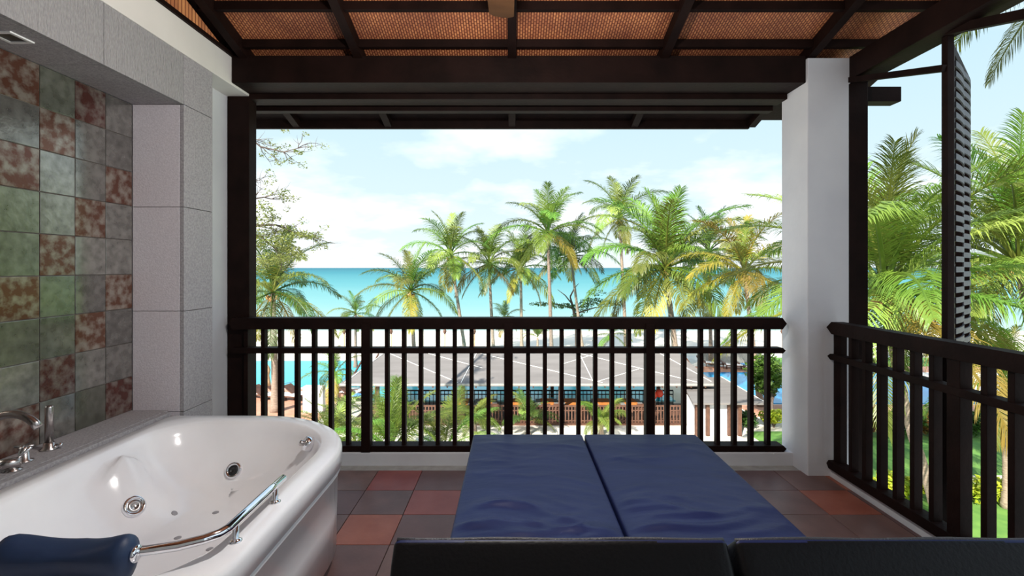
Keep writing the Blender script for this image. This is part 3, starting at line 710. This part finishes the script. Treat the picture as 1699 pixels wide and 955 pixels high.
# low young palms
palm_px(556, 622, 24, 1.5, 'young palm with rough trunk at the corner of the grey roof', bx=561, seed=16, nf=14, tr=.15, cocos=0, group='young palms')
palm_px(590, 522, 36, 1.7, 'small bushy palm between the left palm and the low round palm', seed=17, nf=14, tr=.13, cocos=0, group='young palms')
palm_px(838, 530, 40, 1.6, 'little palm tuft low between two beach palm trunks', seed=18, nf=12, tr=.13, cocos=0, group='young palms')
palm_px(892, 560, 40, 1.3, 'tiny palm tuft on the sand seen through the railing', seed=19, nf=12, tr=.13, cocos=0, group='young palms', classes=[0, 1, 1, 2, 3])
palm_px(1015, 556, 38, 1.5, 'small drooping palm on the sand right of centre', seed=20, nf=12, tr=.13, cocos=0, group='young palms')
UP = [0, 1, 1, 2, 2, 3, 3]
palm_px(648, 752, 14.5, 2.1, 'large young palm in front of the pavilion left of centre', seed=22, nf=16, near=True, tr=.16, cocos=0, group='young palms', classes=UP)
palm_px(736, 752, 15.5, 1.9, 'young palm spreading wide fronds at the lounger corner', seed=23, nf=14, near=True, tr=.15, cocos=0, group='young palms', classes=[1, 2, 3, 4])
palm_px(548, 735, 16.5, 1.5, 'yellow green young palm beside the tub corner', seed=24, nf=16, tr=.14, cocos=0, main='frond_pale', group='young palms', classes=UP)
palm_px(592, 742, 15.5, 1.4, 'short pale young palm left of the first railing post', seed=25, nf=14, tr=.14, cocos=0, main='frond_pale', group='young palms', classes=[1, 2, 3, 3])
palm_px(788, 700, 21.6, 1.15, 'arching green palm before the first orange table', seed=26, nf=16, tr=.12, cocos=0, group='young palms', classes=[1, 2, 3, 4, 4])
palm_px(876, 700, 21.6, 1.2, 'bushy green palm just right of the middle railing post', seed=27, nf=18, tr=.12, cocos=0, main='frond_dark', group='young palms', classes=[1, 2, 3, 4])
palm_px(998, 702, 21.6, 1.2, 'bushy green palm in front of the picket fence right of centre', seed=28, nf=18, tr=.12, cocos=0, group='young palms', classes=[1, 2, 3, 4])
palm_px(1668, 640, 15, 2.0, 'young palm on the lawn behind the side railing', bx=1672, seed=29, nf=16, tr=.14, cocos=0, group='young palms')

# ---- broadleaf bushes and trees
def leaf_cloud(mb, c, rad, n, size, r):
    for _ in range(n):
        while True:
            u = Vector((r.uniform(-1, 1), r.uniform(-1, 1), r.uniform(-1, 1)))
            if .25 < u.length < 1: break
        p = Vector(c)+Vector((u.x*rad[0], u.y*rad[1], u.z*rad[2]))
        a = Vector((r.uniform(-1, 1), r.uniform(-1, 1), r.uniform(-.6, .6))).normalized(); b = a.cross(Vector((r.uniform(-1, 1), r.uniform(-1, 1), 1))).normalized()
        s_ = size*r.uniform(.6, 1.3)
        mb.add([p-a*s_, p+b*s_*.4, p+a*s_, p-b*s_*.4], [(0, 1, 2, 3)])
def bush(name, label, cat, base, rad, n, size, m, seed, group=None, trunk=.0):
    r = random.Random(seed); root = empty(name, base, label, cat, group)
    mb = MB(); lumps = 7
    for k in range(lumps):
        c = Vector((r.uniform(-.55, .55)*rad[0], r.uniform(-.55, .55)*rad[1], trunk+rad[2]*(1+r.uniform(-.4, .45))))
        leaf_cloud(mb, c, [v*.6 for v in rad], n//lumps, size, r)
    me = bpy.data.meshes.new('foliage'); me.from_pydata(mb.v, [], mb.f); me.materials.append(M[m]); link('foliage', me, root)
    st = MB(); st.tube([(0, 0, 0), (.02, 0, trunk+rad[2]*.6)], [.05, .03] if trunk < .5 else [.12, .07], 7)
    for k in range(5):
        a = k*1.3+seed; st.tube([(0, 0, trunk*.8+.05), (math.cos(a)*rad[0]*.45, math.sin(a)*rad[1]*.45, trunk+rad[2]*(.9+.15*k % .5))], [.035, .012], 6)
    st.build('stems', 'bark', root); return root
g0 = at(1276, 690, 23.5); bush('leafy_tree', 'bright green leafy tree against the left side of the white column', 'tree', (g0.x+.1, 23.5, GZ), (1.05, 1.0, 1.3), 2600, .13, 'leaf', 3, trunk=.9)
for i, (px, lab) in enumerate(((1222, 'dark green shrub below the lower hut roof'), (1248, 'dark green shrub under the bright leafy tree'), (1284, 'yellow speckled shrub at the foot of the white column'))):
    q = at(px, 0, 22.6); bush('shrub', lab, 'shrub', (q.x, 22.6, GZ), (.62, .5, .42), 900, .09, 'leaf_dark' if i < 2 else 'leaf_yellow', 31+i, 'shrubs by the hut')
hn = ['first red leaved shrub of the hedge, next to the column post', 'second red and green shrub of the hedge behind the lawn', 'third shrub of the hedge behind the lawn', 'fourth shrub of the hedge, left of the near palm trunk', 'fifth shrub of the hedge, right of the near palm trunk', 'dark shrub of the hedge right of the lattice shutter', 'last dark shrub of the hedge at the right edge']
for i, lab in enumerate(hn):
    x = 14.4+i*1.35; bush('shrub', lab, 'shrub', (x, 21.6, GZ), (.85, .6, .62), 1300, .11, ('leaf_red', 'leaf_red', 'leaf', 'leaf_red', 'leaf_dark', 'leaf_dark', 'leaf_dark')[i], 50+i, 'hedge behind the lawn')
yn = ['leftmost yellow green bush beneath the side railing', 'second yellow bush from the column beneath the side railing', 'third yellow bush beneath the side railing', 'fourth yellow bush, below the slatted shutter', 'fifth yellow bush, right of the thick railing post', 'rightmost yellow green bush at the frame edge']
for i, lab in enumerate(yn):
    x = 11.3+i*1.12; bush('shrub', lab, 'shrub', (x, 15.5+.1*(i % 2), GZ), (.75, .6, .42), 1200, .10, 'leaf_yellow', 70+i, 'yellow bushes below the side railing')
# leafy bushes around the left terrace
for i, (px, Y, m, lab) in enumerate(((500, 19.5, 'leaf_yellow', 'sunlit yellow green bush beyond the far rim of the tub'), (570, 18.5, 'leaf_light', 'pale green bush below the young palm with rough trunk'))):
    q = at(px, 0, Y); bush('shrub', lab, 'shrub', (q.x, Y, GZ), (.8, .7, .55), 1300, .11, m, 90+i, 'bushes by the left terrace')

# half-bare tree reaching in at the left
bt = empty('branching_tree', (at(398, 0, 14).x, 14, GZ), 'half bare branching tree reaching in from behind the left post', 'tree')
o0 = bt.location.copy()
rr = random.Random(5)
br = MB(); lf = MB()
def pxp(px, py, Y=14): return at(px, py, Y)-o0
br.tube([(0, 0, 0), (.05, 0, 3.0), (-.1, 0, 5.2), tuple(pxp(402, 420)), tuple(pxp(400, 300)), tuple(pxp(396, 215)), tuple(pxp(392, 120))], [.2, .17, .15, .12, .09, .07, .04], 9)
def twig(p, d, ln_, r_, depth, leafy):
    pts = [p]; q = p
    for i in range(4):
        d = (d+Vector((rr.uniform(-.35, .35), rr.uniform(-.3, .3), rr.uniform(-.3, .3)))).normalized(); q = q+d*ln_/4; pts.append(q)
    br.tube(pts, [r_*(1-.2*i) for i in range(5)], 5, False)
    if rr.random() < leafy: leaf_cloud(lf, pts[-1], (.16, .16, .12), 26, .045, rr)
    if depth > 0:
        for k in range(3): twig(pts[rr.choice((1, 2, 3, 4))], (d+Vector((rr.uniform(-1, 1), rr.uniform(-.6, .6), rr.uniform(-.8, .9)))).normalized(), ln_*.6, r_*.55, depth-1, leafy)
limbs = [([(400, 215), (418, 231), (432, 243), (470, 252), (494, 246)], .035, .25), ([(401, 372), (430, 374), (458, 373), (482, 384), (505, 392)], .045, .55), ([(400, 382), (432, 392), (452, 408), (462, 420)], .035, .6),
         ([(400, 345), (420, 330), (438, 327), (450, 330)], .03, .4), ([(399, 300), (416, 300), (422, 303)], .02, .3)]
for pts, r_, leafy in limbs:
    P = [pxp(*p, 14+.15*i) for i, p in enumerate(pts)]
    br.tube(P, [r_*(1-.17*i) for i in range(len(P))], 6, False)
    for i in range(1, len(P)):
        for k in range(3): twig(P[i], (P[i]-P[i-1]).normalized()+Vector((rr.uniform(-.6, .8), rr.uniform(-.4, .4), rr.uniform(-.5, .8))), rr.uniform(.35, .7), r_*.4, 1, leafy)
for px, py, n_, rd in ((436, 355, 420, (.35, .4, .42)), (432, 395, 420, (.34, .4, .35)), (468, 402, 420, (.38, .4, .22)), (500, 390, 260, (.38, .3, .12)), (452, 428, 360, (.4, .4, .2)), (428, 440, 300, (.3, .4, .3)), (486, 415, 180, (.3, .3, .14)), (474, 217, 26, (.14, .2, .05)), (506, 222, 22, (.12, .2, .06)), (495, 252, 40, (.14, .2, .07))):
    leaf_cloud(lf, pxp(px, py), rd, n_, .05, rr)
br.build('branches', 'bark', bt, True)
me = bpy.data.meshes.new('foliage'); me.from_pydata(lf.v, [], lf.f); me.materials.append(M['leaf_light']); link('foliage', me, bt)
# dark spreading shore tree (flat canopy) right of centre
st = empty('shore_tree', (at(958, 0, 43).x, 43, GZ), 'flat spreading dark green tree low on the shore right of centre', 'tree'); o1 = st.location.copy()
b2 = MB(); l2 = MB()
def q43(px, py): return at(px, py, 43)-o1
b2.tube([(0, 0, 0), tuple(q43(957, 545)), tuple(q43(952, 515)), tuple(q43(946, 492))], [.2, .17, .13, .06], 8)
for a_, b_ in (((952, 512), (900, 503)), ((953, 515), (985, 500)), ((950, 505), (925, 480)), ((955, 520), (1020, 506)), ((946, 492), (960, 470))): b2.tube([q43(*a_), q43((a_[0]+b_[0])/2, (a_[1]+b_[1])/2-3), q43(*b_)], [.08, .05, .02], 6, False)
for px, py, n_, rd in ((900, 504, 160, (1.2, .8, .18)), (935, 507, 200, (1.1, .9, .22)), (965, 510, 260, (1.0, .9, .5)), (985, 500, 260, (1.2, .9, .35)), (1012, 503, 200, (1.2, .9, .3)), (958, 530, 200, (.7, .7, .6)), (990, 485, 90, (.9, .7, .3))): leaf_cloud(l2, q43(px, py), rd, n_, .14, rr)
b2.build('branches', 'bark', st, True)
me = bpy.data.meshes.new('foliage'); me.from_pydata(l2.v, [], l2.f); me.materials.append(M['leaf_dark']); link('foliage', me, st)

# ---- pavilion with the grey roof
EY, EZ, RY, RZ = 22.5, -3.98, 25.6, -2.99
pv = empty('pool_pavilion', (.7, 25, GZ), 'open pool pavilion with a wide grey pitched roof', 'pavilion'); pl = pv.location.copy()
def pp(mb_, name, m, smooth=False, parent=None):
    mb_.v = [(v[0]-pl.x, v[1]-pl.y, v[2]-pl.z) for v in mb_.v]; return mb_.build(name, m, parent or pv, smooth)
A = [(-7.95, EY, EZ), (9.36, EY, EZ), (8.55, RY, RZ), (-6.5, RY, RZ), (-7.95, 28.2, EZ), (9.36, 28.2, EZ)]
top = [Vector(a) for a in A]; bot = [v-Vector((0, 0, .10)) for v in top]
rf = pp(MB().add(top+bot, [(0, 1, 2, 3), (3, 2, 5, 4), (0, 3, 4), (1, 5, 2), (6, 9, 8, 7), (9, 10, 11, 8), (6, 10, 9), (7, 8, 11), (0, 6, 7, 1), (4, 5, 11, 10), (0, 4, 10, 6), (1, 7, 11, 5)]), 'roof', 'canvas')
def onroof(px, y_):
    t = (y_-EY)/(RY-EY); z = EZ+(RZ-EZ)*t; return Vector(((px-CX)*y_/F, y_, z+.02))
for i, (a_, b_) in enumerate((((640, 25.5), (760, 22.6)), ((792, 25.5), (765, 22.6)), ((785, 25.5), (1000, 22.6)), ((960, 25.5), (985, 22.6)), ((950, 25.5), (1160, 22.6)), ((1090, 25.5), (1180, 22.7)), ((640, 25.5), (572, 22.6)), ((1060, 23.8), (985, 22.6)), ((800, 23.9), (700, 25.5)), ((930, 24.2), (1000, 25.5)))):
    pp(MB().bar(onroof(*a_), onroof(*b_), .032, .02), 'roof_rope', 'white_rope')
pp(MB().bar((-7.9, EY+.02, EZ-.02), (9.3, EY+.02, EZ-.02), .05, .09), 'eave_edge', 'concrete')
for px in (626, 768, 930, 1083, 1143):
    x = (px-CX)*23.0/F
    for y in (23.0, 27.8): pp(MB().box(x-.09, x+.09, y-.09, y+.09, GZ, EZ+.05), 'post', 'brown_wood')
for k in range(26):
    x = -7.6+k*.66; pp(MB().bar((x, 22.55, EZ-.14), (x, RY-.1, RZ-.14), .06, .08), 'rafter', 'brown_wood')
pp(MB().box(-7.6, 9.2, 22.9, 26.4, GZ, GZ+.06), 'deck', 'brown_wood')
def fence(name, label, x0, x1, y, h, step, m, w=.05):
    root = empty(name, ((x0+x1)/2, y, GZ+.06), label, 'fence'); n_ = int((x1-x0)/step); hw = (x1-x0)/2
    MB().box(-hw, hw, -.03, .03, h-.07, h).build('top_rail', m, root); MB().box(-hw, hw, -.025, .025, h*.66, h*.66+.05).build('middle_rail', m, root); MB().box(-hw, hw, -.025, .025, .06, .11).build('bottom_rail', m, root)
    pk = MB()
    for i in range(n_+1):
        x = -hw+i*step; pk.box(x-w/2, x+w/2, -.02, .02, 0, h-.04)
    pk.build('pickets', m, root); return root
fence('picket_fence', 'brown picket fence along the front of the pool pavilion', (600-CX)*23.1/F, (1150-CX)*23.1/F, 23.15, .82, .15, 'brown_wood', .06)
fence('picket_fence', 'black railing on the pool side of the pavilion', -6.4, 8.6, 26.2, .78, .2, 'shaded_vinyl_black_rail', .035)
# tables with orange runners
tn = ['leftmost', 'second', 'third', 'fourth', 'fifth', 'sixth', 'rightmost']
for i, px in enumerate((766, 806, 857, 908, 948, 1002, 1046)):
    x = (px-CX)*23.98/F; t_ = empty('dining_table', (x, 23.98, GZ+.06), tn[i]+' slatted grey table with orange runner under the pavilion roof', 'table', 'tables under the pavilion')
    for k in range(8): MB().box(-.55, .55, -.70+k*.175+.008, -.70+(k+1)*.175-.008, .69, .72).build('slat', 'grey_slat', t_)
    MB().box(-.5, .5, -.66, .66, .62, .689).build('apron', 'brown_wood', t_)
    MB().box(-.32, .32, -.715, .715, .721, .728).build('runner', 'orange', t_)
    for a_ in (-.48, .48):
        for b_ in (-.62, .62): MB().box(a_-.04, a_+.04, b_-.04, b_+.04, 0, .62).build('leg', 'brown_wood', t_)
# chairs in front of the tables
cn_ = ['first', 'second', 'third', 'fourth', 'fifth', 'sixth']
for i, px in enumerate((820, 905, 925, 962, 1020, 1062)):
    x = (px-CX)*23.5/F; c_ = empty('dining_chair', (x, 23.40, GZ+.06), cn_[i]+' dark wooden chair from the left, tucked behind the picket fence', 'chair', 'chairs under the pavilion')
    MB().box(-.22, .22, -.14, .10, .42, .46).build('seat', 'brown_wood', c_)
    MB().box(-.22, .22, -.17, -.13, .50, .86).build('backrest', 'brown_wood', c_)
    for a_ in (-.2, .2):
        MB().box(a_-.02, a_+.02, -.17, -.13, 0, .5).build('leg', 'brown_wood', c_); MB().box(a_-.02, a_+.02, .05, .09, 0, .42).build('leg', 'brown_wood', c_)
# red lanterns
for i, (px, py) in enumerate(((1084, 655), (1094, 652))):
    q = at(px, py, 23.9); ln2 = empty('lantern', q, ('left' if i == 0 else 'right')+' of two round red lanterns hanging under the pavilion eave', 'lantern', 'red lanterns')
    MB().lathe([(.05, -.2), (.15, -.14), (.2, 0), (.15, .14), (.05, .2)], n=14).build('shade', 'umbrella_red', ln2, True)
    MB().tube([(0, 0, .2), (0, 0, EZ+.1-q.z)], .01, 5).build('cord', 'brown_wood', ln2)
# small hut with lower roof
hu = empty('garden_hut', (9.6, 21.8, GZ), 'small white walled hut with a low grey sloping roof right of the pavilion', 'hut')
h0 = hu.location.copy()
def hp(mb_, name, m): mb_.v = [(v[0]-h0.x, v[1]-h0.y, v[2]-h0.z) for v in mb_.v]; return mb_.build(name, m, hu)
def hz(px, py, Y): return at(px, py, Y)
R4 = [hz(1150, 668, 21.2), hz(1272, 668.5, 21.2), hz(1196, 625, 24.2), hz(1128, 627, 24.2)]
hp(MB().add(R4+[v-Vector((0, 0, .08)) for v in R4], [(0, 1, 2, 3), (7, 6, 5, 4), (0, 4, 5, 1), (1, 5, 6, 2), (2, 6, 7, 3), (3, 7, 4, 0)]), 'roof', 'canvas')
hp(MB().bar(R4[1]+Vector((0, 0, .02)), R4[2]+Vector((0, 0, .02)), .032, .02), 'roof_rope', 'white_rope')
zw = R4[0].z-.1
for px in (1156, 1174, 1210, 1227): 
    x = (px-CX)*21.5/F; hp(MB().box(x-.07, x+.07, 21.43, 21.57, GZ, zw), 'post', 'brown_wood')
xa, xb = (1157-CX)*21.6/F, (1226-CX)*21.6/F
hp(MB().box(xa, xb, 21.58, 23.6, GZ, zw), 'wall', 'plaster')
# ---- pool loungers
def pool_lounger(x, y, rz, label, towel):
    r_ = empty('pool_lounger', (x, y, GZ+.03), label, 'sun lounger', 'loungers around the pools'); r_.rotation_euler = (0, 0, rz)
    MB().box(-.33, .33, -.98, .3, .25, .31).build('bed', 'brown_wood', r_)
    MB().add([(-.33, .3, .27), (.33, .3, .27), (.33, .95, .70), (-.33, .95, .70), (-.33, .3, .33), (.33, .3, .33), (.33, .95, .76), (-.33, .95, .76)], [(0, 1, 2, 3), (4, 5, 6, 7), (0, 1, 5, 4), (2, 3, 7, 6), (0, 3, 7, 4), (1, 2, 6, 5)]).build('backrest', 'brown_wood', r_)
    for a_ in (-.28, .28):
        for b_ in (-.9, .25): MB().box(a_-.03, a_+.03, b_-.03, b_+.03, 0, .25).build('leg', 'brown_wood', r_)
    MB().box(-.28, .28, -.8, .28, .312, .35).build('towel', towel, r_); return r_
for i, (px, Y, rz, tw, lab) in enumerate(((425, 27.6, 1.2, 'towel_white', 'pool lounger at the far left edge by the post'), (446, 27.2, 1.3, 'towel_white', 'pool lounger left of the left palm trunk'), (474, 27.2, 1.3, 'towel_white', 'pool lounger right of the left palm trunk'), (500, 27.4, 1.3, 'towel_white', 'pool lounger with white towel left of the young palm'),
        (575, 27.8, 1.3, 'towel_white', 'pool lounger with white towel at the roof corner'), (594, 27.0, 1.3, 'towel_blue', 'pool lounger with blue towel beside the pavilion'), (1178, 36.3, 1.2, 'towel_white', 'pool lounger by the blue pool, far left'), (1212, 35.6, 1.2, 'towel_white', 'pool lounger at the middle of the blue pool edge'), (1236, 35.6, 1.2, 'towel_blue', 'pool lounger at the right of the blue pool edge'))):
    x = (px-CX)*Y/F; pool_lounger(x, Y, rz, lab, M[tw].name if False else tw)
# low wall and sunshade building beyond the blue pool
lw_ = tag(MB().box((1160-CX)*38/F, (1262-CX)*38/F, 37.9, 38.3, GZ, GZ+.9).build('garden_wall', 'concrete', bevel=.02), 'low grey garden wall beyond the blue pool', 'wall')
# tan ornament by the pool
orn = empty('garden_ornament', (at(444, 0, 29.9).x, 29.9, GZ+.03), 'tall tan carved ornament standing at the pool edge', 'ornament')
MB().box(-.22, .22, -.22, .22, 0, .12).build('plinth', 'tan', orn)
MB().lathe([(.20, .12), (.17, .4), (.10, .75), (.14, .95), (.17, 1.1), (.09, 1.3), (.02, 1.42)], n=12).build('figure', 'tan', orn, True)
# white pedestal block by the loungers
tag(MB().box((505-CX)*25/F, (538-CX)*25/F, 24.8, 25.2, GZ, GZ+1.35).build('white_pillar', 'plaster', bevel=.03), 'stout white block standing by the pool loungers', 'pillar')
# beach torches
for i, (px, lab) in enumerate(((571, 'beach torch left of the first railing post'), (649, 'beach torch right of the first railing post'), (738, 'beach torch left of the middle railing post'), (787, 'beach torch nearest the middle railing post'), (1298, 'beach torch close to the white column'))):
    x = (px-CX)*44/F; t_ = empty('beach_torch', (x, 44, GZ-.02), lab, 'torch', 'bamboo torches on the beach')
    MB().tube([(0, 0, 0), (0, 0, 1.4)], .05, 7).build('pole', 'tan', t_); MB().lathe([(.06, 1.4), (.16, 1.62), (.13, 1.75), (.05, 1.95), (.01, 2.05)], n=10).build('burner', 'brown_wood', t_, True)
